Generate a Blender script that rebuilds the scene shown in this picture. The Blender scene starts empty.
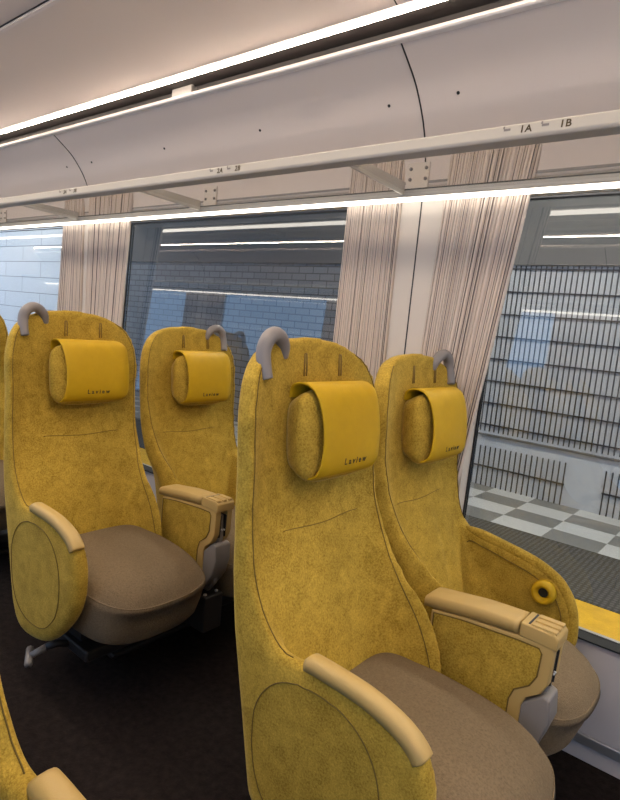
import bpy, bmesh, math, random
from mathutils import Vector, Matrix
from mathutils.bvhtree import BVHTree
random.seed(7)
SC = bpy.context.scene
COL = SC.collection
PI = math.pi

# ------------------------------------------------------------------ materials
def new_mat(name):
    m = bpy.data.materials.new(name); m.use_nodes = True
    nt = m.node_tree; b = nt.nodes['Principled BSDF']
    return m, nt, b

def L(nt, a, ao, b, bi):
    nt.links.new(a.outputs[ao], b.inputs[bi])

def mat_plain(name, col, rough=.5, metal=0., spec=.5, noise=0., nscale=60., bump=0., bscale=300., sheen=0., coat=0.):
    m, nt, b = new_mat(name)
    b.inputs['Base Color'].default_value = (*col, 1)
    b.inputs['Roughness'].default_value = rough
    b.inputs['Metallic'].default_value = metal
    b.inputs['Specular IOR Level'].default_value = spec
    b.inputs['Coat Weight'].default_value = coat
    if sheen:
        b.inputs['Sheen Weight'].default_value = sheen
        b.inputs['Sheen Roughness'].default_value = .4
        b.inputs['Sheen Tint'].default_value = (*[min(1, c*1.6+.1) for c in col], 1)
    tc = nt.nodes.new('ShaderNodeTexCoord')
    if noise:
        n = nt.nodes.new('ShaderNodeTexNoise'); n.inputs['Scale'].default_value = nscale
        n.inputs['Detail'].default_value = 5; n.inputs['Roughness'].default_value = .65
        L(nt, tc, 'Object', n, 'Vector')
        r = nt.nodes.new('ShaderNodeValToRGB')
        r.color_ramp.elements[0].position = .3; r.color_ramp.elements[1].position = .7
        r.color_ramp.elements[0].color = (*[c*(1-noise) for c in col], 1)
        r.color_ramp.elements[1].color = (*[min(1, c*(1+noise)) for c in col], 1)
        L(nt, n, 'Fac', r, 'Fac'); L(nt, r, 'Color', b, 'Base Color')
    if bump:
        n2 = nt.nodes.new('ShaderNodeTexNoise'); n2.inputs['Scale'].default_value = bscale
        n2.inputs['Detail'].default_value = 3
        L(nt, tc, 'Object', n2, 'Vector')
        bp = nt.nodes.new('ShaderNodeBump'); bp.inputs['Strength'].default_value = bump
        bp.inputs['Distance'].default_value = .004
        L(nt, n2, 'Fac', bp, 'Height'); L(nt, bp, 'Normal', b, 'Normal')
    return m

def mat_emit(name, col, strength):
    m = bpy.data.materials.new(name); m.use_nodes = True
    nt = m.node_tree; nt.nodes.clear()
    o = nt.nodes.new('ShaderNodeOutputMaterial'); e = nt.nodes.new('ShaderNodeEmission')
    e.inputs['Color'].default_value = (*col, 1); e.inputs['Strength'].default_value = strength
    L(nt, e, 'Emission', o, 'Surface')
    return m

def mat_glass(name, ior, tint):
    """thin pane: front faces mirror by Fresnel, the rest passes straight through"""
    m = bpy.data.materials.new(name); m.use_nodes = True
    nt = m.node_tree; nt.nodes.clear()
    o = nt.nodes.new('ShaderNodeOutputMaterial')
    t = nt.nodes.new('ShaderNodeBsdfTransparent'); t.inputs['Color'].default_value = (*tint, 1)
    t2 = nt.nodes.new('ShaderNodeBsdfTransparent')
    g = nt.nodes.new('ShaderNodeBsdfGlossy'); g.inputs['Roughness'].default_value = 0.0
    fr = nt.nodes.new('ShaderNodeFresnel'); fr.inputs['IOR'].default_value = ior
    mx = nt.nodes.new('ShaderNodeMixShader'); L(nt, fr, 'Fac', mx, 0)
    nt.links.new(t.outputs[0], mx.inputs[1]); nt.links.new(g.outputs[0], mx.inputs[2])
    ge = nt.nodes.new('ShaderNodeNewGeometry')
    m2 = nt.nodes.new('ShaderNodeMixShader'); L(nt, ge, 'Backfacing', m2, 0)
    nt.links.new(mx.outputs[0], m2.inputs[1]); nt.links.new(t2.outputs[0], m2.inputs[2])
    nt.links.new(m2.outputs[0], o.inputs['Surface'])
    return m

def mat_shelf():
    """anti-reflective shelf glass: clear with a faint soft haze"""
    m = bpy.data.materials.new('shelf_glass'); m.use_nodes = True
    nt = m.node_tree; nt.nodes.clear()
    o = nt.nodes.new('ShaderNodeOutputMaterial')
    t = nt.nodes.new('ShaderNodeBsdfTransparent'); t.inputs['Color'].default_value = (.95, .95, .945, 1)
    g = nt.nodes.new('ShaderNodeBsdfDiffuse'); g.inputs['Color'].default_value = (.7, .7, .7, 1)
    mx = nt.nodes.new('ShaderNodeMixShader'); mx.inputs[0].default_value = .06
    nt.links.new(t.outputs[0], mx.inputs[1]); nt.links.new(g.outputs[0], mx.inputs[2]); nt.links.new(mx.outputs[0], o.inputs['Surface'])
    return m

def mat_velour():
    """mottled mustard velour: two noise scales and a fine pile"""
    m, nt, b = new_mat('mustard_velour')
    tc = nt.nodes.new('ShaderNodeTexCoord')
    n1 = nt.nodes.new('ShaderNodeTexNoise'); n1.inputs['Scale'].default_value = 230; n1.inputs['Detail'].default_value = 6; n1.inputs['Roughness'].default_value = .7
    n2 = nt.nodes.new('ShaderNodeTexNoise'); n2.inputs['Scale'].default_value = 22; n2.inputs['Detail'].default_value = 4
    n2.inputs['Distortion'].default_value = 1.0
    L(nt, tc, 'Object', n1, 'Vector'); L(nt, tc, 'Object', n2, 'Vector')
    mx = nt.nodes.new('ShaderNodeMix'); mx.data_type = 'FLOAT'; mx.inputs[0].default_value = .30
    nt.links.new(n1.outputs['Fac'], mx.inputs[2]); nt.links.new(n2.outputs['Fac'], mx.inputs[3])
    r = nt.nodes.new('ShaderNodeValToRGB')
    r.color_ramp.elements[0].position = .36; r.color_ramp.elements[1].position = .64
    r.color_ramp.elements[0].color = (.235, .143, .012, 1); r.color_ramp.elements[1].color = (.56, .37, .055, 1)
    nt.links.new(mx.outputs[0], r.inputs['Fac']); L(nt, r, 'Color', b, 'Base Color')
    b.inputs['Roughness'].default_value = .85; b.inputs['Specular IOR Level'].default_value = .2
    b.inputs['Sheen Weight'].default_value = .35; b.inputs['Sheen Roughness'].default_value = .35
    b.inputs['Sheen Tint'].default_value = (1, .8, .35, 1)
    n3 = nt.nodes.new('ShaderNodeTexNoise'); n3.inputs['Scale'].default_value = 420
    L(nt, tc, 'Object', n3, 'Vector')
    bp = nt.nodes.new('ShaderNodeBump'); bp.inputs['Strength'].default_value = .35; bp.inputs['Distance'].default_value = .002
    L(nt, n3, 'Fac', bp, 'Height'); L(nt, bp, 'Normal', b, 'Normal')
    return m

def mat_curtain():
    m, nt, b = new_mat('curtain_fabric')
    uv = nt.nodes.new('ShaderNodeTexCoord'); sp = nt.nodes.new('ShaderNodeSeparateXYZ')
    L(nt, uv, 'UV', sp, 'Vector')
    cmb = nt.nodes.new('ShaderNodeCombineXYZ'); L(nt, sp, 'X', cmb, 'X')
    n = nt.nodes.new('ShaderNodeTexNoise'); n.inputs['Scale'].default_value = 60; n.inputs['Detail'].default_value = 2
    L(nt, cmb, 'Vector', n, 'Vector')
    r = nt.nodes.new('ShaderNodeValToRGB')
    r.color_ramp.elements[0].position = .415; r.color_ramp.elements[0].color = (.11, .09, .085, 1)  # dark stripes in the colour stand in for shade between the pleats
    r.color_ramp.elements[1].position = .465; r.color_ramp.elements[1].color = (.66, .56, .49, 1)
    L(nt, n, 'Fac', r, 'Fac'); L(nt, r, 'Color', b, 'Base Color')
    b.inputs['Roughness'].default_value = .8; b.inputs['Specular IOR Level'].default_value = .2
    return m

def mat_checker(t0x, t0y, sx, sy):
    m, nt, b = new_mat('platform_checker_tiles')
    ge = nt.nodes.new('ShaderNodeNewGeometry')
    mp = nt.nodes.new('ShaderNodeMapping')
    mp.inputs['Location'].default_value = (-t0x/sx, -t0y/sy, 0.5)
    mp.inputs['Scale'].default_value = (1/sx, 1/sy, 0)
    L(nt, ge, 'Position', mp, 'Vector')
    ck = nt.nodes.new('ShaderNodeTexChecker'); ck.inputs['Scale'].default_value = 1
    ck.inputs['Color2'].default_value = (.52, .515, .49, 1); ck.inputs['Color1'].default_value = (.17, .17, .16, 1)
    L(nt, mp, 'Vector', ck, 'Vector'); L(nt, ck, 'Color', b, 'Base Color')
    b.inputs['Roughness'].default_value = .35
    return m

def mat_brick(name, bw, bh, c1, c2, mortar, msize):
    m, nt, b = new_mat(name)
    tc = nt.nodes.new('ShaderNodeTexCoord'); sp = nt.nodes.new('ShaderNodeSeparateXYZ'); cm = nt.nodes.new('ShaderNodeCombineXYZ')
    L(nt, tc, 'Object', sp, 'Vector'); L(nt, sp, 'X', cm, 'X'); L(nt, sp, 'Z', cm, 'Y')
    k = nt.nodes.new('ShaderNodeTexBrick'); k.inputs['Scale'].default_value = 1
    k.inputs['Brick Width'].default_value = bw; k.inputs['Row Height'].default_value = bh; k.inputs['Mortar Size'].default_value = msize
    k.inputs['Color1'].default_value = (*c1, 1); k.inputs['Color2'].default_value = (*c2, 1); k.inputs['Mortar'].default_value = (*mortar, 1)
    L(nt, cm, 'Vector', k, 'Vector'); L(nt, k, 'Color', b, 'Base Color')
    b.inputs['Roughness'].default_value = .5
    return m

def mat_dots():
    """dark studded strip of the platform edge"""
    m, nt, b = new_mat('studded_platform_strip')
    tc = nt.nodes.new('ShaderNodeTexCoord')
    v = nt.nodes.new('ShaderNodeTexVoronoi'); v.inputs['Scale'].default_value = 34; v.inputs['Randomness'].default_value = .15
    L(nt, tc, 'Object', v, 'Vector')
    r = nt.nodes.new('ShaderNodeValToRGB')
    r.color_ramp.elements[0].position = .28; r.color_ramp.elements[0].color = (.10, .097, .09, 1)
    r.color_ramp.elements[1].position = .42; r.color_ramp.elements[1].color = (.028, .028, .026, 1)
    L(nt, v, 'Distance', r, 'Fac'); L(nt, r, 'Color', b, 'Base Color')
    b.inputs['Roughness'].default_value = .6
    return m

M = {}
M['velour'] = mat_velour()
M['leather'] = mat_plain('yellow_leather', (.51, .31, .008), .5, spec=.25, noise=.05, nscale=25, bump=.12, bscale=500)
M['tan'] = mat_plain('tan_armrest_leather', (.46, .31, .105), .5, bump=.1, bscale=600)
M['taupe'] = mat_plain('taupe_seat_fabric', (.18, .130, .078), .9, spec=.15, noise=.22, nscale=200, bump=.5, bscale=350, sheen=.25)
M['seam'] = mat_plain('dark_stitching', (.14, .085, .012), .9)
M['fold'] = mat_plain('velour_fold_shade', (.22, .135, .016), .9)  # darker velour, puts the shade of the backrest fold into colour
M['slot'] = mat_plain('brown_strap', (.20, .12, .02), .8)
M['grey_plastic'] = mat_plain('grey_plastic', (.22, .195, .19), .45)
M['mid_grey'] = mat_plain('tray_grey', (.22, .20, .19), .35)
M['dark'] = mat_plain('dark_plastic', (.018, .016, .016), .5)
M['black'] = mat_plain('black_rubber', (.008, .008, .009), .6)
M['dark_metal'] = mat_plain('dark_metal', (.045, .042, .045), .45, metal=.3)
M['steel'] = mat_plain('brushed_steel', (.55, .55, .57), .35, metal=.8)
M['logo'] = mat_plain('dark_print', (.05, .03, .005), .6)
M['wall'] = mat_plain('cream_wall_panel', (.64, .57, .50), .45, noise=.02, nscale=6)
M['lower_wall'] = mat_plain('grey_lower_panel', (.50, .47, .48), .45)
M['over'] = mat_plain('overhead_panel', (.70, .62, .57), .55)
M['ceil'] = mat_plain('ceiling_panel', (.80, .69, .61), .6)
M['trim'] = mat_plain('pale_trim', (.80, .76, .72), .35)
M['rail'] = mat_plain('rail_paint', (.46, .425, .38), .38)
M['cav'] = mat_plain('dark_slot', (.02, .016, .015), .7)
M['carpet'] = mat_plain('dark_brown_carpet', (.016, .0115, .0105), .95, spec=.1, noise=.45, nscale=45, bump=.6, bscale=220)
M['curtain'] = mat_curtain()
M['glass'] = mat_glass('window_glass', 2.1, (.80, .84, .84))
M['shelf_glass'] = mat_shelf()
M['frit'] = mat_plain('dark_glass_border', (.03, .033, .035), .12)
M['led'] = mat_emit('led_strip', (1, .92, .80), 2.6)
M['cove'] = mat_emit('cove_light', (1, .85, .70), 24)
M['fill_panel'] = mat_emit('fill_light_panel', (1, .85, .68), 3.0)  # glow of the added panels over the aisle
M['lamp'] = mat_emit('platform_lamp', (1, .93, .82), 17)
M['lamp_small'] = mat_emit('platform_downlight', (1, .98, .95), 2.2)
M['checker'] = mat_checker(-1.376, 3.773, .3375, .2466)
M['dots'] = mat_dots()
M['tactile'] = mat_plain('tactile_yellow', (.75, .42, .02), .6, noise=.15, nscale=12)
M['pwall'] = mat_plain('platform_wall', (.46, .47, .48), .4, noise=.08, nscale=3)
M['pbrick'] = mat_brick('platform_brick', .19, .072, (.17, .18, .19), (.13, .14, .15), (.03, .033, .036), .006)
M['ppanel'] = mat_brick('platform_panels', 1.3, .26, (.62, .65, .68), (.56, .60, .63), (.18, .19, .2), .006)
M['pdark'] = mat_plain('platform_fascia', (.10, .095, .09), .6)
M['grille'] = mat_plain('dark_grille', (.018, .02, .026), .5)

# ------------------------------------------------------------------ mesh helpers
def link(name, me, mat, parent=None, smooth=False):
    o = bpy.data.objects.new(name, me); COL.objects.link(o)
    if mat: me.materials.append(mat)
    if smooth:
        for p in me.polygons: p.use_smooth = True
    if parent: o.parent = parent
    return o

def finish(name, bm, mat, parent=None, smooth=False, bevel=0., seg=2):
    bmesh.ops.recalc_face_normals(bm, faces=bm.faces)
    me = bpy.data.meshes.new(name); bm.to_mesh(me); bm.free()
    o = link(name, me, mat, parent, smooth)
    if bevel:
        md = o.modifiers.new('b', 'BEVEL'); md.width = bevel; md.segments = seg; md.limit_method = 'ANGLE'; md.angle_limit = .6
        for p in me.polygons: p.use_smooth = True
        wn = o.modifiers.new('n', 'WEIGHTED_NORMAL'); wn.keep_sharp = True
    return o

def tag(o, label=None, cat=None, group=None, kind=None):
    if label: o['label'] = label
    if cat: o['category'] = cat
    if group: o['group'] = group
    if kind: o['kind'] = kind
    return o

def box(bm, x0, x1, y0, y1, z0, z1):
    v = [bm.verts.new(p) for p in ((x0,y0,z0),(x1,y0,z0),(x1,y1,z0),(x0,y1,z0),(x0,y0,z1),(x1,y0,z1),(x1,y1,z1),(x0,y1,z1))]
    for f in ((0,3,2,1),(4,5,6,7),(0,1,5,4),(1,2,6,5),(2,3,7,6),(3,0,4,7)): bm.faces.new([v[i] for i in f])

def box_obj(name, b, mat, parent=None, bevel=0.):
    bm = bmesh.new(); box(bm, *b); return finish(name, bm, mat, parent, bevel=bevel)

def prism_y(bm, pts, y0, y1):
    """xz outline extruded along y"""
    a = [bm.verts.new((x, y0, z)) for x, z in pts]; b = [bm.verts.new((x, y1, z)) for x, z in pts]
    n = len(pts); bm.faces.new(a); bm.faces.new(b[::-1])
    for i in range(n): bm.faces.new((a[i], b[i], b[(i+1) % n], a[(i+1) % n]))

def prism_x(bm, pts, x0, x1):
    """yz outline extruded along x"""
    a = [bm.verts.new((x0, y, z)) for y, z in pts]; b = [bm.verts.new((x1, y, z)) for y, z in pts]
    n = len(pts); bm.faces.new(a); bm.faces.new(b[::-1])
    for i in range(n): bm.faces.new((a[i], b[i], b[(i+1) % n], a[(i+1) % n]))

def tube(bm, pts, r, n=8, closed=False):
    pts = [Vector(p) for p in pts]; rings = []; N = len(pts); prev = None
    for i, p in enumerate(pts):
        a = pts[(i-1) % N] if closed or i else p; c = pts[(i+1) % N] if closed or i < N-1 else p
        t = (c-a).normalized()
        if prev is None:
            u = t.orthogonal().normalized()
        else:
            u = (prev - t*prev.dot(t)).normalized()
        prev = u; w = t.cross(u)
        rr = r(i/(N-1)) if callable(r) else r
        rings.append([bm.verts.new(p+(u*math.cos(2*PI*k/n)+w*math.sin(2*PI*k/n))*rr) for k in range(n)])
    M_ = N if closed else N-1
    for i in range(M_):
        a, b = rings[i], rings[(i+1) % N]
        for k in range(n): bm.faces.new((a[k], a[(k+1) % n], b[(k+1) % n], b[k]))
    if not closed:
        bm.faces.new(rings[0][::-1]); bm.faces.new(rings[-1])

def spline(pts, n, closed=False):
    """Catmull-Rom through tuples of any dimension, n samples"""
    N = len(pts); out = []
    span = N if closed else N-1
    for k in range(n):
        u = k/(n if closed else n-1)*span
        i = min(int(u), span-1); f = u-i
        g = lambda j: pts[j % N] if closed else pts[max(0, min(N-1, j))]
        p0, p1, p2, p3 = g(i-1), g(i), g(i+1), g(i+2)
        out.append(tuple(.5*(2*b+(c-a)*f+(2*a-5*b+4*c-d)*f*f+(3*b-a-3*c+d)*f**3) for a, b, c, d in zip(p0, p1, p2, p3)))
    return out

def grid_faces(bm, V, wrap_u=False):
    nu = len(V); nv = len(V[0])
    for i in range(nu if wrap_u else nu-1):
        for j in range(nv-1):
            a, b, c, d = V[i][j], V[(i+1) % nu][j], V[(i+1) % nu][j+1], V[i][j+1]
            if len({a, b, c, d}) == 4: bm.faces.new((a, b, c, d))

def baked(o):
    """the object's mesh with its modifiers applied"""
    dg = bpy.context.evaluated_depsgraph_get(); dg.update()
    return bpy.data.meshes.new_from_object(o.evaluated_get(dg), depsgraph=dg)

# ------------------------------------------------------------------ seat
ZC = 1.2        # eye height above the carriage floor
# stations from the crown down: back centre line, aisle rim, inner rim, rear centre line  (aisle side is -y)
ST = [ # C(x,z)          aisle (x,y,z)            inner (x,y,z)            D(x,z)
 ((-.292,1.176), (-.290,.078,1.170), (-.290,.078,1.170), (-.335,1.160)),
 ((-.288,1.122), (-.280,.150,1.149), (-.280,.150,1.149), (-.352,1.112)),
 ((-.283,1.060), (-.258,.203,1.106), (-.258,.203,1.106), (-.356,1.048)),
 ((-.277,.985),  (-.238,.229,1.026), (-.240,.229,1.026), (-.354,.975)),
 ((-.268,.905),  (-.226,.230,.905),  (-.230,.228,.905),  (-.348,.895)),
 ((-.246,.795),  (-.216,.233,.785),  (-.205,.229,.785),  (-.340,.785)),
 ((-.214,.690),  (-.192,.236,.680),  (-.142,.227,.680),  (-.328,.680)),
 ((-.178,.600),  (-.140,.237,.610),  (-.060,.210,.606),  (-.312,.580)),
 ((-.140,.520),  (-.070,.236,.582),  (.016,.206,.535),  (-.290,.470)),
 ((-.100,.440),  (.020,.234,.575),   (.058,.205,.455),   (-.262,.360)),
 ((-.060,.370),  (.120,.232,.540),   (.068,.204,.375),   (-.225,.260)),
 ((-.030,.320),  (.190,.230,.420),   (.045,.204,.325),   (-.190,.200)),
]
NS, NT = 46, 41
_C = spline([s[0] for s in ST], NS); _A = spline([s[1] for s in ST], NS)
_B = spline([s[2] for s in ST], NS); _D = spline([s[3] for s in ST], NS)
def shell_front(i, t):
    c = _C[i]; r = _A[i] if t < 0 else _B[i]
    f = i/(NS-1)
    p = 2.6+5.5*min(1, max(0, (f-.25)/.45))
    k = abs(t)**p
    bow = .016*math.exp(-((c[1]-.62)/.16)**2)*(1-t*t)           # lumbar swell
    for q in (-.24, .26):                                        # two soft vertical folds
        bow -= .006*math.exp(-((t-q*(1+.3*(.7-c[1])))/.035)**2)*max(0, 1-((c[1]-.58)/.16)**2)
    rw = r[1]-(.030*min(1, max(0, (f-.38)/.2)) if t > 0 else 0)
    return Vector((c[0]+(r[0]-c[0])*k+bow, math.copysign(rw*abs(t)**(.92), t), c[1]+(r[2]-c[1])*k))
SIL = [(1.20,-.240),(1.113,-.240),(1.04,-.254),(.87,-.256),(.70,-.250),(.575,-.230),(.41,-.197),(.20,-.158)]
def sil(z):
    for (a, xa), (b, xb) in zip(SIL, SIL[1:]):
        if z >= b: return xa+(xb-xa)*(a-z)/(a-b)
    return SIL[-1][1]
def shell_back(i, t):
    d = _D[i]; r = _A[i] if t < 0 else _B[i]
    k = abs(t)**3.2
    rz = r[2]-.008; rx = min(r[0]-.040, sil(rz)) if t < 0 else r[0]-.042-.06*min(1, max(0, (i/(NS-1)-.4)/.3))**2
    if i/(NS-1) > .55:                                            # low down the rear closes behind the wing
        g = (i/(NS-1)-.55)/.45; rz = rz*(1-g)+(d[1]+.03)*g; rx = sil(rz) if t < 0 else rx*(1-g*g)+(d[0]+.06)*g*g
    return Vector((d[0]+(rx-d[0])*k, math.copysign((r[1]+.005)*abs(t)**.9, t), d[1]+(rz-d[1])*k))
WING = [(-.205,.62),(-.165,.592),(-.105,.566),(-.04,.576),(.06,.575),(.14,.562),(.188,.542),(.219,.496),(.227,.430),(.216,.365),(.182,.305),(.12,.238),(.050,.190),
        (-.04,.170),(-.105,.174),(-.148,.215),(-.180,.33),(-.206,.47),(-.222,.57)]
WING_W = [(-.205,.66),(-.165,.634),(-.105,.620),(-.04,.607),(.05,.588),(.108,.567),(.150,.538),(.186,.480),(.199,.40),(.192,.345),(.16,.295),(.10,.238)]+WING[12:]



def make_shell_mesh(wing):
    bm = bmesh.new()
    ts = [math.sin(PI/2*(-1+2*j/(NT-1))) for j in range(NT)]
    F = [[bm.verts.new(shell_front(i, t)) for t in ts] for i in range(NS)]
    K = [[bm.verts.new(shell_back(i, t)) for t in ts] for i in range(NS)]
    grid_faces(bm, F); grid_faces(bm, K)
    for i in range(NS-1):
        bm.faces.new((F[i][0], F[i+1][0], K[i+1][0], K[i][0])); bm.faces.new((F[i][-1], F[i+1][-1], K[i+1][-1], K[i][-1]))
    for j in range(NT-1):
        bm.faces.new((F[0][j], F[0][j+1], K[0][j+1], K[0][j])); bm.faces.new((F[-1][j], F[-1][j+1], K[-1][j+1], K[-1][j]))
    # aisle wing: rounded slab
    out = spline(wing, 72, closed=True)
    cx = sum(p[0] for p in out)/72; cz = sum(p[1] for p in out)/72
    lev = [(-.200,.86),(-.196,.955),(-.202,.99),(-.219,1.0),(-.233,.985),(-.241,.94),(-.244,.86)]
    R = [[bm.verts.new((cx+(x-cx)*s, y, cz+(z-cz)*s)) for x, z in out] for y, s in lev]
    for a, b in zip(R, R[1:]):
        for k in range(72): bm.faces.new((a[k], a[(k+1) % 72], b[(k+1) % 72], b[k]))
    bm.faces.new(R[0][::-1]); bm.faces.new(R[-1])
    bmesh.ops.recalc_face_normals(bm, faces=bm.faces)
    me = bpy.data.meshes.new('tmp'); bm.to_mesh(me); bm.free()
    o = bpy.data.objects.new('tmp', me); COL.objects.link(o)
    r = o.modifiers.new('r', 'REMESH'); r.mode = 'VOXEL'; r.voxel_size = .0085
    s = o.modifiers.new('s', 'SMOOTH'); s.factor = .5; s.iterations = 14
    me2 = baked(o); bpy.data.objects.remove(o); bpy.data.meshes.remove(me)
    return me2

def mirror_mesh(me):
    m2 = me.copy(); m2.transform(Matrix.Scale(-1, 4, (0, 1, 0))); m2.flip_normals(); return m2

SHELL = make_shell_mesh(WING); SHELL_W = make_shell_mesh(WING_W)
_bvh = BVHTree.FromPolygons([v.co for v in SHELL.vertices], [p.vertices for p in SHELL.polygons])
def snap(p, lift=.0008):
    c, n, _, _ = _bvh.find_nearest(Vector(p)); return c+n*lift
def hit_x(y, z):
    """front surface of the backrest at (y, z)"""
    c, n, _, _ = _bvh.ray_cast(Vector((.6, y, z)), Vector((-1, 0, 0))); return c

def seam_mesh(kind):
    bm = bmesh.new()
    if kind in ('rim_aisle', 'rim_inner'):
        side, last = (-1, 34) if kind == 'rim_aisle' else (1, 40)
        tube(bm, [snap(shell_front(i, side*.955)) for i in range(5, last)], .0013, 6)
    elif kind == 'cross':  # fold across the backrest, its shade drawn as a thin dark tube
        pts = []
        for k in range(25):
            y = -.12+.27*k/24
            pts.append(hit_x(y, .752+.003*math.cos(k/24*PI*2))+Vector((.0006, 0, 0)))
        tube(bm, pts, .0011, 6)
    elif kind == 'oval':
        pts = []
        for k in range(72):
            a = 2*PI*k/72
            pts.append(snap((.002+.152*math.copysign(abs(math.cos(a))**.9, math.cos(a))-.012, -.30, .388+.158*math.copysign(abs(math.sin(a))**.9, math.sin(a)))))
        tube(bm, pts, .0013, 6, closed=True)
    bmesh.ops.recalc_face_normals(bm, faces=bm.faces)
    me = bpy.data.meshes.new(kind); bm.to_mesh(me); bm.free(); return me

def cushion_mesh():
    """seat cushion: rounded plan, waterfall front, raked front face"""
    plan = spline([(.345,0),(.338,.085),(.306,.155),(.235,.190),(.10,.202),(-.06,.200),(-.13,.15),(-.145,0),(-.13,-.15),(-.06,-.196),(.10,-.198),(.235,-.186),(.306,-.148),(.338,-.085)], 84, closed=True)
    lev = [(.238,.72),(.233,.82),(.239,.885),(.258,.93),(.305,.972),(.352,.997),(.376,1.0),(.389,.985),(.392,.972),(.400,.955),(.414,.91),(.428,.84),(.439,.70),(.446,.5),(.449,.25)]
    bm = bmesh.new(); R = []
    for n, (z, s) in enumerate(lev):
        ring = []
        for x, y in plan:
            px = .08+(x-.08)*s; py = y*s
            if n < 6: px -= max(0, (x-.08)/.27)*.03*(1-n/6)
            zz = z
            if z > .36:
                d = max(0, px-.05)/.3; zz = z-.030*d*d
                zz += .016*max(0, -px-.02)/.12
            ring.append(bm.verts.new((px, py, zz)))
        R.append(ring)
    N = len(plan)
    for a, b in zip(R, R[1:]):
        for k in range(N): bm.faces.new((a[k], a[(k+1) % N], b[(k+1) % N], b[k]))
    bm.faces.new(R[0][::-1]); bm.faces.new(R[-1])
    bmesh.ops.recalc_face_normals(bm, faces=bm.faces)
    me = bpy.data.meshes.new('seat_cushion'); bm.to_mesh(me); bm.free()
    bm = bmesh.new()
    pts = []
    for x, y in plan:
        s = .982; px = .08+(x-.08)*s; d = max(0, px-.05)/.3
        pts.append((px, y*s, .3895-.030*d*d+.016*max(0, -px-.02)/.12))
    tube(bm, pts, .0022, 6, closed=True)
    bmesh.ops.recalc_face_normals(bm, faces=bm.faces)
    m2 = bpy.data.meshes.new('cushion_seam'); bm.to_mesh(bm and m2); bm.free()
    return me, m2

# headrest: local frame tilted with the back; u across (y), v up, w out (+x)
HB = Vector((-.268, 0, .968)); TILT = math.radians(6)
def hr(u, v, w):
    return HB+Vector((0, u, 0))+Vector((-math.sin(TILT), 0, math.cos(TILT)))*v+Vector((math.cos(TILT), 0, math.sin(TILT)))*w
def pillow_mesh():
    u0, u1, v0, v1 = -.110, .146, -.116, .092
    cu, cv = (u0+u1)/2, (v0+v1)/2; hu, hv = (u1-u0)/2, (v1-v0)/2
    bm = bmesh.new(); N = 64; R = []
    for w, s in ((-.01,.80),(.008,.87),(.024,.94),(.040,.985),(.052,.985),(.062,.92),(.070,.76),(.074,.5),(.075,.2)):
        ring = []
        for k in range(N):
            a = 2*PI*k/N; ca, sa = math.cos(a), math.sin(a)
            e = .42
            ring.append(bm.verts.new(hr(cu+hu*s*math.copysign(abs(ca)**e, ca), cv+hv*s*math.copysign(abs(sa)**e, sa), w)))
        R.append(ring)
    for a, b in zip(R, R[1:]):
        for k in range(N): bm.faces.new((a[k], a[(k+1) % N], b[(k+1) % N], b[k]))
    bm.faces.new(R[0][::-1]); bm.faces.new(R[-1])
    bmesh.ops.recalc_face_normals(bm, faces=bm.faces)
    me = bpy.data.meshes.new('headrest_pillow'); bm.to_mesh(me); bm.free(); return me
COVER = spline([(.072,.000),(.095,.010),(.104,.032),(.100,.058),(.083,.077),(.050,.087),(.0,.092),(-.050,.091),(-.083,.085),(-.099,.070),(-.103,.050)], 46)
def cover_point(u, q, out=0.):
    v, w = COVER[q]
    # free left edge curls back slightly, right side rolls round the pillow
    s = (u+.088)/.255
    w2 = w-.022*max(0, (s-.80)/.20)**2*(1 if v < .1 else .3)-.006*max(0, (.12-s)/.12)**2+.006*math.sin(PI*min(1, max(0, s)))
    return hr(u, v, w2+out)
def cover_mesh():
    bm = bmesh.new(); nu = 30; G = []
    for i in range(nu+1):
        row = []
        for q in range(len(COVER)):
            f = i/nu; v = COVER[q][0]
            # rounded right corners, gently waisted left edge
            lo = -.088+.012*math.sin(PI*min(1, max(0, (v+.12)/.23)))
            c = max(0, abs(v-.001)-.062)/.042
            hi = .167-.034*min(1.2, c)**2.2
            row.append(bm.verts.new(cover_point(lo+(hi-lo)*f, q)))
        G.append(row)
    grid_faces(bm, G)
    bmesh.ops.recalc_face_normals(bm, faces=bm.faces)
    me = bpy.data.meshes.new('c'); bm.to_mesh(me); bm.free()
    o = bpy.data.objects.new('c', me); COL.objects.link(o)
    s = o.modifiers.new('s', 'SOLIDIFY'); s.thickness = .005; s.offset = 0
    b = o.modifiers.new('b', 'BEVEL'); b.width = .0015; b.segments = 2; b.limit_method = 'ANGLE'
    m2 = baked(o); bpy.data.objects.remove(o); return m2
def text_mesh(body, size, space=1.0, depth=.0004):
    cu = bpy.data.curves.new('t', 'FONT'); cu.body = body; cu.size = size; cu.align_x = 'CENTER'; cu.align_y = 'CENTER'
    cu.space_character = space; cu.extrude = depth; cu.offset = 0.0004
    o = bpy.data.objects.new('t', cu); COL.objects.link(o)
    m = baked(o); bpy.data.objects.remove(o); bpy.data.curves.remove(cu); return m
def logo_mesh():
    me = text_mesh('Laview', .0205, 1.5)
    qs = [q for q in range(len(COVER))]
    for v in me.vertices:
        u = v.co.x+.034; vv = -.070+v.co.y; d = v.co.z
        # wrap on to the cover's front
        q = min(range(12, len(COVER)), key=lambda q: abs(COVER[q][0]-vv))
        q2 = min(q+1, len(COVER)-1)
        p = cover_point(u, q, .0030+d)
        off = vv-COVER[q][0]
        v.co = p+Vector((-math.sin(TILT), 0, math.cos(TILT)))*off
    return me

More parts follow.
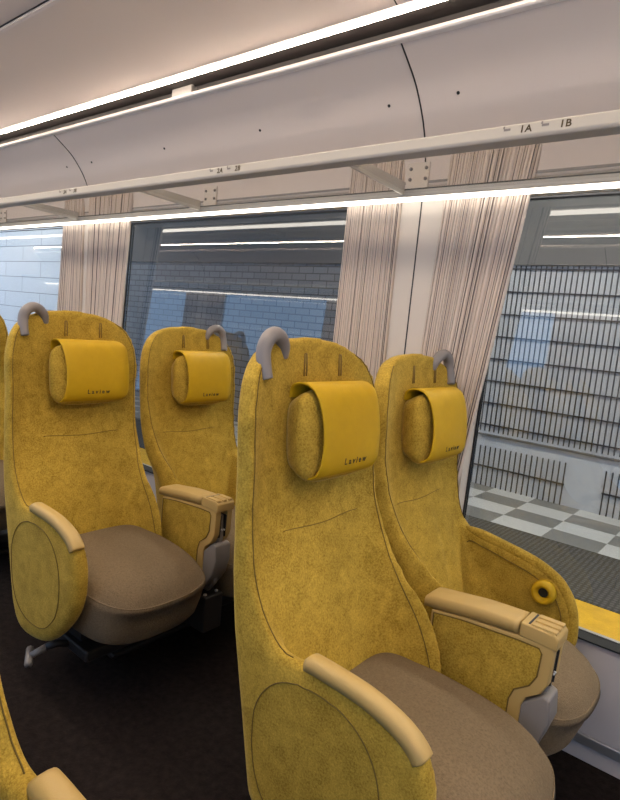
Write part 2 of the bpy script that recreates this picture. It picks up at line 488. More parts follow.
def cap_mesh():
    """tan leather cap on the aisle wing, wraps over the front corner"""
    path = spline([(-.044,.590),(.0,.590),(.08,.585),(.135,.573),(.172,.558),(.194,.542),(.204,.530)], 26)
    bm = bmesh.new(); R = []
    for i, (x, z) in enumerate(path):
        a = path[max(0, i-1)]; b = path[min(25, i+1)]
        tx, tz = b[0]-a[0], b[1]-a[1]; l = math.hypot(tx, tz); nx, nz = -tz/l, tx/l
        e = min(1, i/1.5+.55)*min(1, (25-i)/2+.5)
        ring = []
        for y, h in ((-.2465,-.016),(-.248,-.004),(-.246,.004),(-.242,.0085),(-.234,.011),(-.224,.0105),(-.214,.008),(-.208,.003),(-.2065,-.006),(-.208,-.018)):
            hh = h*e if h > 0 else h
            ring.append(bm.verts.new((x+nx*hh, y, z+nz*hh)))
        R.append(ring)
    n = len(R[0])
    for a, b in zip(R, R[1:]):
        for k in range(n): bm.faces.new((a[k], a[(k+1) % n], b[(k+1) % n], b[k]))
    bm.faces.new(R[0][::-1]); bm.faces.new(R[-1])
    bmesh.ops.recalc_face_normals(bm, faces=bm.faces)
    me = bpy.data.meshes.new('arm_cap'); bm.to_mesh(me); bm.free(); return me
def handle_mesh():
    bm = bmesh.new()
    pts = spline([(-.296,-.098,1.126),(-.290,-.103,1.148),(-.285,-.120,1.167),(-.281,-.145,1.174),(-.278,-.168,1.160),(-.277,-.177,1.134),(-.268,-.178,1.100),(-.262,-.176,1.082)], 40)
    tube(bm, pts, lambda f: .0135+.003*math.sin(PI*f), 14)
    bmesh.ops.recalc_face_normals(bm, faces=bm.faces)
    me = bpy.data.meshes.new('grab_handle'); bm.to_mesh(me); bm.free(); return me
def slot_mesh(y):
    bm = bmesh.new()
    a = hit_x(y, 1.085); b = hit_x(y, 1.135)
    for s in (-.0042, .0042):
        tube(bm, [a+Vector((.0005, s, 0)), (a+b)/2+Vector((.001, s, 0)), b+Vector((.0005, s*.8, 0))], .0022, 6)
    tube(bm, [b+Vector((.0005, -.0035, 0)), b+Vector((.0005, .0035, 0))], .0022, 6)
    bmesh.ops.recalc_face_normals(bm, faces=bm.faces)
    me = bpy.data.meshes.new('strap_slot'); bm.to_mesh(me); bm.free(); return me

PARTS = {}
CUSH, CSEAM = cushion_mesh()
for k, me in (('shell', SHELL), ('shell_w', SHELL_W), ('rim_aisle', seam_mesh('rim_aisle')), ('rim_inner', seam_mesh('rim_inner')), ('cross', seam_mesh('cross')), ('oval', seam_mesh('oval')),
              ('cushion', CUSH), ('cseam', CSEAM), ('pillow', pillow_mesh()), ('cover', cover_mesh()), ('logo', logo_mesh()),
              ('cap', cap_mesh()), ('handle', handle_mesh()), ('slot1', slot_mesh(-.027)), ('slot2', slot_mesh(.100))):
    for p in me.polygons: p.use_smooth = (k not in ('logo',))
    PARTS[k] = {1: me}
for k in ('shell', 'shell_w', 'rim_aisle', 'rim_inner', 'cross', 'oval', 'cushion', 'cseam', 'cap', 'handle'):
    PARTS[k][-1] = mirror_mesh(PARTS[k][1])
for k in ('pillow', 'cover', 'logo', 'slot1', 'slot2'): PARTS[k][-1] = PARTS[k][1]
MATS = dict(shell='velour', shell_w='velour', rim_aisle='seam', rim_inner='seam', cross='fold', oval='seam', cushion='taupe', cseam='taupe', pillow='velour', cover='leather', logo='logo', cap='tan', handle='grey_plastic', slot1='slot', slot2='slot')
for k, d in PARTS.items():
    for me in set(d.values()):
        me.materials.clear(); me.materials.append(M[MATS[k]])

def pobj(name, key, m, parent, label=None):
    o = bpy.data.objects.new(name, PARTS[key][m]); COL.objects.link(o); o.parent = parent
    if label: o['label'] = label
    return o

def wing_padding(parent):
    """padded roll along the top of the window wing and the seam under it"""
    pts = spline([(-.17,.212,.628),(-.105,.214,.618),(-.04,.216,.606),(.05,.217,.588),(.105,.217,.567),(.145,.217,.540),(.180,.217,.484),(.192,.217,.40),(.185,.216,.345)], 40)
    bm = bmesh.new(); tube(bm, pts, lambda f: .0165*min(1, .35+f*6, .35+(1-f)*6), 14)
    o = finish('wing_padding', bm, M['velour'], parent, True)
    bm = bmesh.new(); tube(bm, spline([(-.155,.1955,.46),(-.150,.1955,.585),(-.09,.1955,.586),(-.03,.1955,.574),(.05,.1955,.556),(.10,.1955,.536),(.13,.1955,.513),(.158,.1955,.465),(.166,.1955,.40)], 50), .0014, 6)
    finish('wing_seam', bm, M['seam'], o, True)

def knob(parent):
    """padded ring with a dark socket on the inner face of the window wing (mirrored seat: wing at +y)"""
    bm = bmesh.new(); c = Vector((.106, .190, .516)); N = 28; prof = [(.034,.012),(.0355,-.004),(.034,-.016),(.028,-.024),(.020,-.022),(.0145,-.012),(.0145,.004)]
    R = [[bm.verts.new(c+Vector((r*math.cos(2*PI*k/N), d, r*math.sin(2*PI*k/N)))) for k in range(N)] for r, d in prof]
    for a, b in zip(R, R[1:]):
        for k in range(N): bm.faces.new((a[k], a[(k+1) % N], b[(k+1) % N], b[k]))
    bm.faces.new(R[0])
    o = finish('socket_ring', bm, M['leather'], parent, True)
    bm = bmesh.new()
    f = [bm.verts.new(c+Vector((.0135*math.cos(2*PI*k/N), -.010, .0135*math.sin(2*PI*k/N)))) for k in range(N)]
    g = [bm.verts.new(c+Vector((.0135*math.cos(2*PI*k/N), .003, .0135*math.sin(2*PI*k/N)))) for k in range(N)]
    bm.faces.new(f); bm.faces.new(g)
    for k in range(N): bm.faces.new((f[k], f[(k+1) % N], g[(k+1) % N], g[k]))
    finish('socket_hole', bm, M['black'], o)

def make_seat(loc, m, label, group, window=False):
    t = bpy.data.objects.new('train_seat', None); COL.objects.link(t); t.location = loc
    t.empty_display_size = .1
    tag(t, label, 'seat', group)
    sh = pobj('seat_shell', 'shell_w' if window else 'shell', m, t)
    pobj('rim_seam', 'rim_aisle', m, sh); pobj('rim_seam', 'rim_inner', m, sh); pobj('backrest_fold_line', 'cross', m, sh)
    if not window: pobj('wing_seam', 'oval', m, sh)
    cu = pobj('seat_cushion', 'cushion', m, t, 'taupe seat cushion'); pobj('cushion_piping', 'cseam', m, cu)
    if window: cu.location.x = -.03
    hp = pobj('headrest_pillow', 'pillow', m, t)
    cv = pobj('headrest_cover', 'cover', m, hp, 'smooth yellow leather headrest cover')
    pobj('cover_logo', 'logo', m, hp, 'small dark logo lettering')
    pobj('strap_slot', 'slot1', m, t); pobj('strap_slot', 'slot2', m, t)
    pobj('grab_handle', 'handle', m, t, 'grey loop grab handle')
    if window:
        knob(t); wing_padding(t)
    else:
        pobj('arm_cap', 'cap', m, t, 'tan leather arm cap')
    return t

YA, YW = 1.04, 1.542
ROW = [-.55, -1.62, -2.69]
GS = 'yellow train seats in the rows by the windows'
make_seat((ROW[0], YA, 0), 1, 'nearest and largest yellow seat, aisle side, tan cap on its low arm', GS)
make_seat((ROW[0], YW, -.026), -1, 'yellow seat against the window, with round socket on its arm', GS, True)
make_seat((ROW[1], YA, 0), 1, 'yellow aisle seat at left, whole front and seat cushion in view', GS)
make_seat((ROW[1], YW, -.026), -1, 'yellow window-side seat seen between the two aisle seats', GS, True)
make_seat((ROW[2], YA, 0), 1, 'yellow seat showing only a sliver at the far left edge', GS)
make_seat((-.614, .115, 0), -1, 'yellow seat at the bottom left corner, only its tan capped arm showing', GS)

# ------------------------------------------------------------------ centre armrest
def make_armrest(x, label):
    t = bpy.data.objects.new('centre_armrest', None); COL.objects.link(t); t.location = (x, 1.291, 0)
    tag(t, label, 'armrest', 'armrests between the seat pairs')
    o = [(-.02,.548),(.06,.560),(.19,.570),(.260,.572),(.267,.560),(.265,.487),(.252,.460),(.224,.438),(.215,.415),(.214,.290),(-.02,.290)]
    for s in (-1, 1):
        bm = bmesh.new(); prism_y(bm, o, s*.037, s*.013)
        finish('side_frame', bm, M['tan'], t, bevel=.004)
        q = [(-.012,.542),(.06,.552),(.19,.560),(.236,.560),(.243,.550),(.240,.497),(.227,.470),(.197,.447),(.188,.42),(.187,.302),(-.012,.302)]
        bm = bmesh.new(); prism_y(bm, q, s*.0345, s*.0382)
        finish('side_panel', bm, M['velour'], t, bevel=.002)['label'] = 'yellow velour side panel'
        bm = bmesh.new(); tube(bm, [(px, s*.0374, pz) for px, pz in q], .0018, 6, closed=True)
        finish('panel_seam', bm, M['seam'], t, True)
    # stowed tray between the frames
    bm = bmesh.new(); prism_y(bm, [(.0,.55),(.255,.55),(.262,.47),(.25,.425),(.25,.31),(.22,.27),(.0,.27)], -.0095, .0095)
    finish('stowed_tray', bm, M['mid_grey'], t, bevel=.004)['label'] = 'grey folded tray inside the armrest'
    bm = bmesh.new(); prism_y(bm, [(.212,.420),(.256,.458),(.272,.452),(.277,.400),(.262,.345),(.235,.305),(.212,.292)], -.033, .033)
    finish('tray_housing', bm, M['mid_grey'], t, bevel=.006)['label'] = 'grey moulded front below the control panel'
    for s in (-1, 1):
        bm = bmesh.new(); prism_y(bm, [(.22,.55),(.2665,.55),(.2645,.475),(.22,.46)], s*.0125, s*.0100)
        finish('tray_gap', bm, M['dark'], t)
    # padded top
    path = [(-.040,.566,.016),(-.028,.570,.019),(.02,.576,.020),(.10,.586,.020),(.186,.591,.018)]
    bm = bmesh.new(); R = []
    for px, pz, h in spline(path, 24):
        R.append([bm.verts.new((px, y, pz+d*h/.02)) for y, d in ((-.037,-.020),(-.0385,-.002),(-.0365,.006),(-.031,.0095),(0,.0105),(.031,.0095),(.0365,.006),(.0385,-.002),(.037,-.020))])
    n = 9
    for a, b in zip(R, R[1:]):
        for k in range(n): bm.faces.new((a[k], a[(k+1) % n], b[(k+1) % n], b[k]))
    bm.faces.new(R[0][::-1]); bm.faces.new(R[-1])
    finish('top_pad', bm, M['tan'], t, True)['label'] = 'tan padded leather top'
    bm = bmesh.new(); prism_y(bm, [(.190,.570),(.190,.602),(.262,.601),(.272,.592),(.272,.566)], -.038, .038)
    cp = finish('control_panel', bm, M['tan'], t, bevel=.004)
    for i, yy in enumerate((-.024, 0, .024)):
        box_obj('lever_button', (.212, .266, yy-.0085, yy+.0085, .597, .605), M['tan'], cp, bevel=.002)
    box_obj('button_slot', (.205, .209, -.030, .030, .599, .6028), M['dark'], cp)
    for s in (-1, 1):
        bm = bmesh.new(); tube(bm, [(.262, s*.005, .50), (.2675, s*.005, .50)], .003, 8); finish('screw', bm, M['steel'], t, True)
    return t
make_armrest(ROW[0], 'front armrest with yellow panel between the nearest seat and window seat')
make_armrest(ROW[1], 'armrest beside the left seat, grey slotted front facing forward')

# ------------------------------------------------------------------ pedestals
def make_pedestal(x, y, label):
    t = bpy.data.objects.new('seat_pedestal', None); COL.objects.link(t); t.location = (x, y, 0)
    tag(t, label, 'seat base', 'dark bases under the seat pairs')
    box_obj('base_plate', (-.24, .0, -.22, .22, 0, .02), M['dark'], t, .006)
    box_obj('pillar', (-.20, -.02, -.18, .18, .02, .12), M['dark'], t, .01)
    box_obj('cross_frame', (-.19, .10, -.38, .38, .10, .138), M['dark'], t, .008)
    box_obj('seat_mount', (-.10, .03, -.36, -.15, .138, .172), M['dark'], t); box_obj('seat_mount', (-.10, .03, .15, .36, .138, .146), M['dark'], t)
    b = box_obj('armrest_bracket', (.08, .245, -.040, .040, .135, .261), M['dark'], t, .005)
    for s in (-1, 1):
        bm = bmesh.new(); tube(bm, [(.225, s*.025, .260), (.225, s*.025, .266)], .006, 10); finish('bolt', bm, M['steel'], b, True)
    bm = bmesh.new()
    tube(bm, [(-.034,-.435,.122),(-.054,-.478,.098)], .011, 8)
    tube(bm, [(-.092,-.462,.098), (-.022,-.500,.092)], .012, 8)
    pe = finish('foot_pedal', bm, M['mid_grey'], t, True)
    bm = bmesh.new(); tube(bm, [(-.01,-.36,.115),(-.026,-.41,.126),(-.036,-.440,.120)], .012, 8); finish('pedal_arm', bm, M['dark'], pe, True)
    pe['label'] = 'grey metal foot pedal'
    return t
make_pedestal(ROW[0], 1.295, 'dark metal base under the nearest yellow seats, mostly hidden')
make_pedestal(ROW[1], 1.295, 'dark base under the left yellow seats with grey foot pedal')

make_pedestal(ROW[2], 1.295, 'dark base under the seat at far left, out of sight')
make_pedestal(-.614, -.14, 'dark base under the seat in the bottom left corner, out of sight')
# ------------------------------------------------------------------ carriage shell
YC = .565; YN = 1.80; XL, XR = -9.0, 2.6
def mY(y): return 2*YC-y
WZ0, WZ1 = .365, 1.662
PITCH = 2.12
WIN = [(-.772-PITCH*k, -.772-PITCH*k+1.584) for k in range(-1, 4)]

box_obj('floor', (XL, XR, mY(YN)-.1, YN+.1, -.12, 0), M['carpet'])['kind'] = 'structure'

def side_wall(side):
    s = (lambda y: y) if side == 'north' else mY
    bm = bmesh.new()
    y0, y1 = sorted((s(YN), s(YN+.072)))
    segs = []; x = XL
    for a, b in sorted(WIN):
        a2, b2 = max(a, XL), min(b, XR)
        if a2 > x: segs.append((x, a2))
        x = b2
    if x < XR: segs.append((x, XR))
    for a, b in segs: box(bm, a, b, y0, y1, WZ0, WZ1)
    box(bm, XL, XR, y0, y1, WZ1, 1.712)
    w = finish('wall_'+side, bm, M['wall']); w['kind'] = 'structure'
    lw = box_obj('lower_panel', (XL, XR, y0, y1, 0, WZ0-.0005), M['lower_wall'], w)
    q = sorted((s(YN), s(YN-.003)))
    box_obj('header_joint', (XL, XR, q[0], q[1], 1.712, 1.720), M['mid_grey'], w)
    # seams in the pillars
    for k in range(-1, 4):
        xs = -1.04-PITCH*k
        if XL < xs < XR:
            q = sorted((s(YN), s(YN-.0012)))
            box_obj('panel_seam', (xs-.0022, xs+.0022, q[0], q[1], WZ0, 1.655), M['dark'], w)
    return w
for sd in ('north', 'south'):
    side_wall(sd)
box_obj('baseboard_north', (XL, XR, YN-.012, YN, .055, .085), M['steel'], bevel=.003)['kind'] = 'structure'

def window(n, a, b, side):
    t = bpy.data.objects.new('window_%d' % n, None); COL.objects.link(t); t['kind'] = 'structure'
    s = 1 if side == 'north' else -1
    yg = YN+.060
    t.location = ((a+b)/2, yg if s > 0 else mY(yg), WZ0)
    W = (b-a)/2; H = WZ1-WZ0
    k = math.tan(math.radians(2.2))*s
    def bx(bm, x0, x1, d0, d1, z0, z1):
        v = []
        for z in (z0, z1):
            for x, d in ((x0, d0), (x1, d0), (x1, d1), (x0, d1)):
                v.append(bm.verts.new((x, d*s+k*(z-.4), z)))
        for f in ((0,3,2,1),(4,5,6,7),(0,1,5,4),(1,2,6,5),(2,3,7,6),(3,0,4,7)): bm.faces.new([v[i] for i in f])
    bm = bmesh.new(); bx(bm, -W+.001, W-.001, 0, .006, .001, H-.001); finish('pane', bm, M['glass'], t)
    bm = bmesh.new()
    bx(bm, -W+.002, -W+.006, .007, .012, .002, H-.002); bx(bm, W-.006, W-.002, .007, .012, .002, H-.002)
    finish('glass_border', bm, M['frit'], t)['label'] = 'dark printed border of the pane'
    bm = bmesh.new(); e = .006
    bx(bm, -W+.001, -W+e, -.008, -.001, .001, H-.001); bx(bm, W-e, W-.001, -.008, -.001, .001, H-.001)
    bx(bm, -W+e, W-e, -.008, -.001, .001, e); bx(bm, -W+e, W-e, -.008, -.001, H-e, H-.001)
    bx(bm, -W+.001, W-.001, -.058, -.0085, .0, .005)
    finish('gasket', bm, M['black'], t)
    return t
n = 1
for sd in ('north', 'south'):
    for a, b in WIN:
        if b < XR and a > XL:
            window(n, a, b, sd); n += 1

# curved upper wall, slot and ceiling (y, z above floor)
ARC = [(1.800,1.70),(1.797,1.76),(1.785,1.815),(1.762,1.872),(1.728,1.928),(1.675,1.990),(1.617,2.034),(1.566,2.069)]
def curved(name, prof, mat, th, parent=None, x0=XL, x1=XR):
    p = spline(prof, 28); bm = bmesh.new(); V = []
    for x in (x0, x1): V.append([bm.verts.new((x, y, z)) for y, z in p])
    W = []
    for x in (x0, x1): W.append([bm.verts.new((x, y+th[0], z+th[1])) for y, z in p])
    grid_faces(bm, V); grid_faces(bm, W)
    for j in (0, 27): bm.faces.new((V[0][j], V[1][j], W[1][j], W[0][j]))
    for i in (0, 1):
        for j in range(27): bm.faces.new((V[i][j], V[i][j+1], W[i][j+1], W[i][j]))
    return finish(name, bm, mat, parent, True)
def seam_on(prof, x, r, mat, name, parent, off):
    bm = bmesh.new(); tube(bm, [(x, y+off[0], z+off[1]) for y, z in spline(prof, 28)], r, 6)
    return finish(name, bm, mat, parent, True)
CE = [(1.545,2.146),(1.508,2.160),(1.44,2.182),(1.34,2.202),(1.20,2.218),(1.045,2.226)]
for i, sd in enumerate(('north', 'south')):
    f = (lambda p: p) if sd == 'north' else (lambda p: [(mY(y), z) for y, z in p])
    sg = 1 if sd == 'north' else -1
    up = curved('trim_%d' % (1+i*10), f(ARC), M['over'], (.03*sg, .03)); up['kind'] = 'structure'
    for k in range(-1, 4):
        xs = -1.04-PITCH*k
        if XL < xs < XR:
            seam_on(f(ARC), xs, .0028, M['dark'], 'panel_seam', up, (-.0004*sg, -.0004))
    if sd == 'north':
        for xs in (-.905, -1.155, -1.76, -2.385, -3.02, -3.28, -.30, .28):
            bm = bmesh.new(); v = Vector((xs, 1.7105, 1.9505)); nrm = Vector((0, -.78, -.62))
            tube(bm, [v+nrm*.002, v-nrm*.004], .0052, 10); finish('screw_hole', bm, M['black'], up, True)
    lip = box_obj('trim_%d' % (2+i*10), (XL, XR, *sorted((mY(1.572) if sg < 0 else 1.572, mY(1.550) if sg < 0 else 1.550)), 2.064, 2.076), M['trim'], bevel=.003); lip['kind'] = 'structure'
    # dark air slot between lip and ceiling edge
    bm = bmesh.new(); prism_x(bm, f([(1.572,2.070),(1.66,2.076),(1.66,2.20),(1.555,2.20),(1.555,2.148),(1.64,2.148),(1.64,2.080),(1.572,2.080)]), XL, XR)
    sl = finish('trim_%d' % (3+i*10), bm, M['cav']); sl['kind'] = 'structure'
    bm = bmesh.new(); prism_x(bm, f([(1.560,2.080),(1.566,2.080),(1.566,2.086),(1.560,2.086)]), XL, XR)
    finish('slot_line', bm, M['over'], sl)
    if sd == 'north':
        for xs in (-2.12, -.0, -4.24):
            box_obj('slot_block', (xs-.10, xs+.03, 1.615, 1.64, 2.080, 2.148), M['mid_grey'], sl)
    bm = bmesh.new(); prism_x(bm, f([(1.544,2.1400),(1.552,2.1400),(1.552,2.1452),(1.544,2.1462)]), XL, XR)
    cv = finish('trim_%d' % (4+i*10), bm, M['cove']); cv['kind'] = 'structure'
    bm = bmesh.new(); prism_x(bm, f([(1.526,2.1520),(1.523,2.1500),(1.556,2.1458),(1.556,2.149)]), XL, XR)  # lip added over the cove strip to shield the nearby ceiling from its glow
    finish('trim_%d' % (7+i*10), bm, M['trim'])['kind'] = 'structure'
    ce = curved('ceiling_side_panel', f(CE), M['ceil'], (0, .03)); ce['kind'] = 'structure'
    for k in range(-1, 4):
        xs = -1.04-PITCH*k
        if k == 0: seam_on(f(CE), xs, .0022, M['dark'], 'panel_seam', ce, (0, -.0006))
    bm = bmesh.new(); prism_x(bm, f([(1.045,2.224),(1.036,2.222),(1.036,2.232),(1.045,2.232)]), XL, XR)
    finish('trim_%d' % (5+i*10), bm, M['trim'])['kind'] = 'structure'
    bm = bmesh.new(); prism_x(bm, f([(1.0358,2.2245),(1.0310,2.2245),(1.0310,2.232),(1.0358,2.232)]), XL, XR)
    finish('trim_%d' % (6+i*10), bm, M['cav'])['kind'] = 'structure'
box_obj('ceiling', (XL, XR, mY(1.034), 1.034, 2.227, 2.27), M['ceil'])['kind'] = 'structure'
for x0 in (-8.6, -6.48, -4.36, -2.24, -.12):  # unseen glowing panels added overhead to brighten the carriage
    t = bpy.data.objects.new('aisle_fill_light', None); COL.objects.link(t); t.location = (x0+1.0, YC, 2.227)
    tag(t, 'added fill light panel above the aisle, out of frame overhead', 'ceiling light', 'added fill lights along the aisle')
    box_obj('frame', (-1.0, 1.0, -.20, .20, -.012, 0), M['trim'], t); box_obj('diffuser', (-.98, .98, -.18, .18, -.018, -.012), M['fill_panel'], t)
yy = (mY(YN)-.16, YN+.16)
box_obj('wall_west', (XL-.08, XL, *yy, -.1, 2.35), M['wall'])['kind'] = 'structure'
box_obj('wall_east', (XR, XR+.08, *yy, -.1, 2.35), M['wall'])['kind'] = 'structure'

# ------------------------------------------------------------------ luggage racks
def make_rack(side, label):
    s = 1 if side == 'north' else -1
    t = bpy.data.objects.new('luggage_rack', None); COL.objects.link(t)
    t.location = (0, YN if s > 0 else mY(YN), 1.60)
    tag(t, label, 'luggage rack')
    Y = lambda y: (y-YN)*s       # local
    z = lambda v: v-1.60
    def px(pts): return [(Y(a), z(b)) for a, b in pts]
    bm = bmesh.new(); prism_x(bm, px([(1.412,1.721),(1.404,1.716),(1.399,1.690),(1.404,1.682),(1.436,1.676),(1.444,1.681),(1.444,1.716),(1.436,1.721)]), XL, XR)
    rail = finish('front_rail', bm, M['rail'], t, bevel=.003)
    bm = bmesh.new(); prism_x(bm, px([(1.44,1.684),(1.764,1.674),(1.764,1.682),(1.44,1.692)]), XL, XR)
    finish('glass_shelf', bm, M['shelf_glass'], t)['label'] = 'clear glass shelf'
    bm = bmesh.new(); prism_x(bm, px([(1.764,1.684),(1.782,1.684),(1.782,1.659),(1.757,1.659),(1.757,1.662),(1.764,1.666)]), XL, XR)
    finish('wall_rail', bm, M['rail'], t)
    box_obj('shelf_gasket', (XL, XR, *sorted((Y(1.7635), Y(1.7820))), z(1.6842), z(1.6885)), M['black'], t)
    bm = bmesh.new(); prism_x(bm, px([(1.757,1.6585),(1.770,1.6585),(1.770,1.646),(1.757,1.646)]), XL, XR)
    finish('light_strip', bm, M['led'], t)['label'] = 'bright white light strip'
    for k in range(-2, 8):
        xb = -1.095-1.07*k
        if not XL < xb < XR: continue
        bm = bmesh.new()
        prism_x(bm, px([(1.440,1.716),(1.440,1.680),(1.764,1.668),(1.764,1.712)]), xb-.004, xb+.004)
        br = finish('bracket', bm, M['rail'], t, bevel=.002)
        if k == 2 or s < 0: continue
        box_obj('wall_plate', (xb-.012, xb+.075, *sorted((Y(1.790), Y(1.798))), z(1.69), z(1.78)), M['wall'], br, .003)
        for dx in (.005, .064):
            for dz in (1.725, 1.760):
                bm = bmesh.new(); tube(bm, [(xb+dx, Y(1.791), z(dz)), (xb+dx, Y(1.786), z(dz))], .006, 10); finish('bolt', bm, M['grey_plastic'], br, True)
    if s > 0:
        ang = Matrix.Rotation(PI/2, 4, 'X')
        for row in (1, 2, 3):
            for let, dx in (('A', 0), ('B', .09)):
                me = text_mesh('%d%s' % (row, let), .024, 1.1)
                o = link('seat_number', me, M['logo'], rail)
                o.rotation_euler = (PI/2-.15, 0, 0); o.location = (-.555-1.07*(row-1)+dx, Y(1.4005), z(1.703))
                # small pictogram ahead of the number
                bm = bmesh.new(); x0 = -.600-1.07*(row-1)+dx
                box(bm, x0-.008, x0+.008, Y(1.4015), Y(1.4005), z(1.704), z(1.709)); box(bm, x0-.010, x0-.006, Y(1.4015), Y(1.4005), z(1.709), z(1.715))
                finish('seat_symbol', bm, M['grey_plastic'], rail)
    return t
make_rack('north', 'glass luggage rack with pale rail and light strip above the windows')
make_rack('south', 'luggage rack across the aisle, seen mirrored in the window glass')

# ------------------------------------------------------------------ curtains
def make_curtain(xlt, xrt, xlb, xrb, side, label, seed, n=26):
    rnd = random.Random(seed)
    s = 1 if side == 'north' else -1
    ztop, zbot = 1.80, .55
    edges = [0]
    for k in range(n): edges.append(edges[-1]+rnd.uniform(.6, 1.5))
    edges = [e/edges[-1] for e in edges]
    us = []; ds = []
    for k in range(n):
        dep = rnd.uniform(.75, 1.1)
        for j in range(6):
            f = j/6; us.append(edges[k]+(edges[k+1]-edges[k])*f); ds.append(math.sin(PI*f)**.38*dep)
    us.append(1); ds.append(0)
    bm = bmesh.new(); uvl = bm.loops.layers.uv.new('UVMap'); G = []; nz = 20
    UV = {}
    for u, d in zip(us, ds):
        col = []
        for k in range(nz+1):
            v = k/nz; z = ztop+(zbot-ztop)*v
            a = xlt+(xlb-xlt)*v; b = xrt+(xrb-xrt)*v
            y = YN-.0010-.0130*d-.0006*math.sin(5*v+9*u)
            w = bm.verts.new((a+(b-a)*u, y if s > 0 else mY(y), z)); UV[w] = (u, v); col.append(w)
        G.append(col)
    grid_faces(bm, G)
    for f in bm.faces:
        for l in f.loops: l[uvl].uv = UV[l.vert]
    bmesh.ops.recalc_face_normals(bm, faces=bm.faces)
    cx, cy = (xlt+xrt)/2, YN-.02 if s > 0 else mY(YN-.02)
    for v in bm.verts: v.co -= Vector((cx, cy, zbot))
    me = bpy.data.meshes.new('curtain'); bm.to_mesh(me); bm.free()
    o = link('curtain', me, M['curtain'], None, True); o.location = (cx, cy, zbot)
    sd = o.modifiers.new('s', 'SOLIDIFY'); sd.thickness = .0025; sd.offset = 0
    tag(o, label, 'curtain', 'gathered window curtains')
    # hem along the free edge
    return o
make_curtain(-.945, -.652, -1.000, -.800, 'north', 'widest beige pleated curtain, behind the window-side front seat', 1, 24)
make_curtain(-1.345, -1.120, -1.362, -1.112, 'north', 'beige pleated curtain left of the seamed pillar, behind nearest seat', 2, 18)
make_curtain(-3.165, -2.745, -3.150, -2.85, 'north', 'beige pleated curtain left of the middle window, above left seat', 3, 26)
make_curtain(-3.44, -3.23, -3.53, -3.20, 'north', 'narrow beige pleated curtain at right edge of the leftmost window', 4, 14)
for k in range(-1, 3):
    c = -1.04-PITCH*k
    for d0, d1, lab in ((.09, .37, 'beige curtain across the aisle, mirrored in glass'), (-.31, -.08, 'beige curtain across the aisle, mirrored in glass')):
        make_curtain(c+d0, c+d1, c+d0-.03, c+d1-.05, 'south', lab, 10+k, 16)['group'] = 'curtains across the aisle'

# ------------------------------------------------------------------ station platform beyond the glass
PX0, PX1, PY = -14., 5., 4.70
bm = bmesh.new(); box(bm, PX0, PX1, 2.97, PY+.05, -.3, 0); finish('platform_floor', bm, M['checker'])['kind'] = 'structure'
box_obj('platform_strip', (PX0, PX1, 2.975, 3.765, 0, .004), M['dots'])['kind'] = 'structure'
box_obj('platform_edge_line', (PX0, PX1, 2.60, 2.97, -.3, 0.002), M['tactile'])['kind'] = 'structure'
box_obj('platform_edge', (PX0, PX1, 2.10, 2.60, -.3, 0), M['pdark'])['kind'] = 'structure'
w = box_obj('platform_wall', (-2.75, PX1, PY, PY+.2, -.3, 3.0), M['pwall']); w['kind'] = 'structure'
w = box_obj('platform_wall_brick', (-7.4, -2.75, PY, PY+.2, -.3, 3.0), M['pbrick']); w['kind'] = 'structure'
w = box_obj('platform_wall_panels', (PX0, -7.4, PY, PY+.2, -.3, 3.0), M['ppanel']); w['kind'] = 'structure'
box_obj('platform_fascia', (-7.4, PX1, PY-.03, PY, 1.83, 3.0), M['pdark'])['kind'] = 'structure'
box_obj('platform_ledge', (-2.75, PX1, PY-.025, PY, .425, .440), M['pdark'], bevel=.003)['kind'] = 'structure'
box_obj('platform_ceiling', (PX0, PX1, 2.0, PY+.2, 3.0, 3.1), M['pdark'])['kind'] = 'structure'
def make_grille(x0, x1, z0, z1, dx, hz, label):
    bm = bmesh.new(); nb = int(round((x1-x0)/dx))
    for k in range(nb+1):
        x = (x1-x0)*k/nb; box(bm, x-.0036, x+.0036, -.010, 0, 0, z1-z0)
    for h in hz: box(bm, -.01, x1-x0+.01, -.016, -.002, h-z0-.0048, h-z0+.0048)
    o = finish('wall_grille', bm, M['grille']); o.location = (x0, PY, z0)
    tag(o, label, 'grille', 'dark bar grilles on the platform wall')
make_grille(-2.70, 1.2, .46, 1.825, .040, [1.80-.183*k for k in range(8)], 'tall dark bar grille on the platform wall outside the right window')
make_grille(-2.70, -1.19, -.005+.0, .335, .0435, [.165], 'low dark bar grille on the platform wall above checkered floor')
make_grille(-.90, .6, 0, .335, .0435, [.165], 'low dark bar grille at the right edge, beyond the blank wall')
for x, z in ((-6.0, 1.91), (-5.06, 1.75)):
    pass
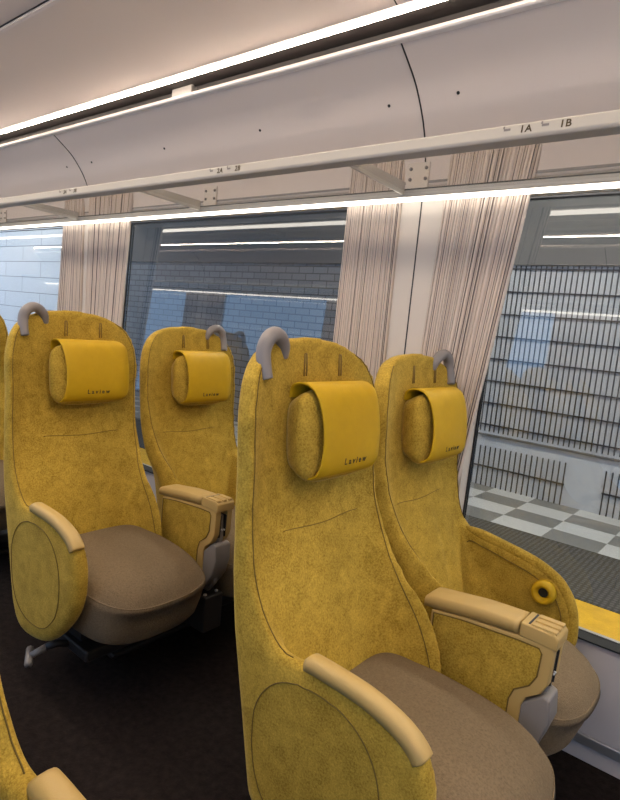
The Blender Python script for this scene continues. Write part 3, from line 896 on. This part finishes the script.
def lamp_obj(name, b, label, cat, group, mat):
    t = bpy.data.objects.new(name, None); COL.objects.link(t); t.location = ((b[0]+b[1])/2, (b[2]+b[3])/2, b[4])
    tag(t, label, cat, group)
    lx, ly = (b[1]-b[0])/2, (b[3]-b[2])/2
    box_obj('housing', (-lx, lx, -ly, ly, .03, b[5]-b[4]), M['trim'], t)
    box_obj('diffuser', (-lx+.02, lx-.02, -ly+.01, ly-.01, 0, .03), mat, t)
for x in (-12.2, -9.6, -1.9, .6, 3.1):
    lamp_obj('platform_light', (x-1.1, x+1.1, 3.2, 3.4, 2.93, 3.0), 'long light under the platform roof outside the windows', 'ceiling light', 'lights under the platform roof', M['lamp'])

# ------------------------------------------------------------------ world, camera, view
w = bpy.data.worlds.new('World'); SC.world = w; w.use_nodes = True
bg = w.node_tree.nodes['Background']; bg.inputs['Color'].default_value = (.40, .62, 1.0, 1); bg.inputs['Strength'].default_value = .85

yaw, pit, rol, F = -0.6768252655463611, -0.1279139331550126, 0.09461471044428676, 580.
fw = Vector((math.sin(yaw)*math.cos(pit), math.cos(yaw)*math.cos(pit), math.sin(pit)))
r0 = Vector((math.cos(yaw), -math.sin(yaw), 0)); u0 = r0.cross(fw)
r = r0*math.cos(rol)+u0*math.sin(rol); u = -r0*math.sin(rol)+u0*math.cos(rol)
cam = bpy.data.cameras.new('Camera'); co = bpy.data.objects.new('Camera', cam); COL.objects.link(co)
mw = Matrix((( r.x, u.x, -fw.x, 0), (r.y, u.y, -fw.y, 0), (r.z, u.z, -fw.z, ZC), (0, 0, 0, 1)))
co.matrix_world = mw
cam.sensor_fit = 'HORIZONTAL'; cam.sensor_width = 36; cam.lens = 36*F/620; cam.clip_start = .02
SC.camera = co
SC.view_settings.view_transform = 'Standard'; SC.view_settings.look = 'None'
SC.view_settings.gamma = 1; SC.view_settings.use_curve_mapping = False
SC.view_settings.exposure = 1.32
SC.cycles.use_denoising = True
SC.cycles.max_bounces = 10; SC.cycles.transparent_max_bounces = 24; SC.cycles.sample_clamp_indirect = 6
SC.cycles.caustics_reflective = False; SC.cycles.caustics_refractive = False
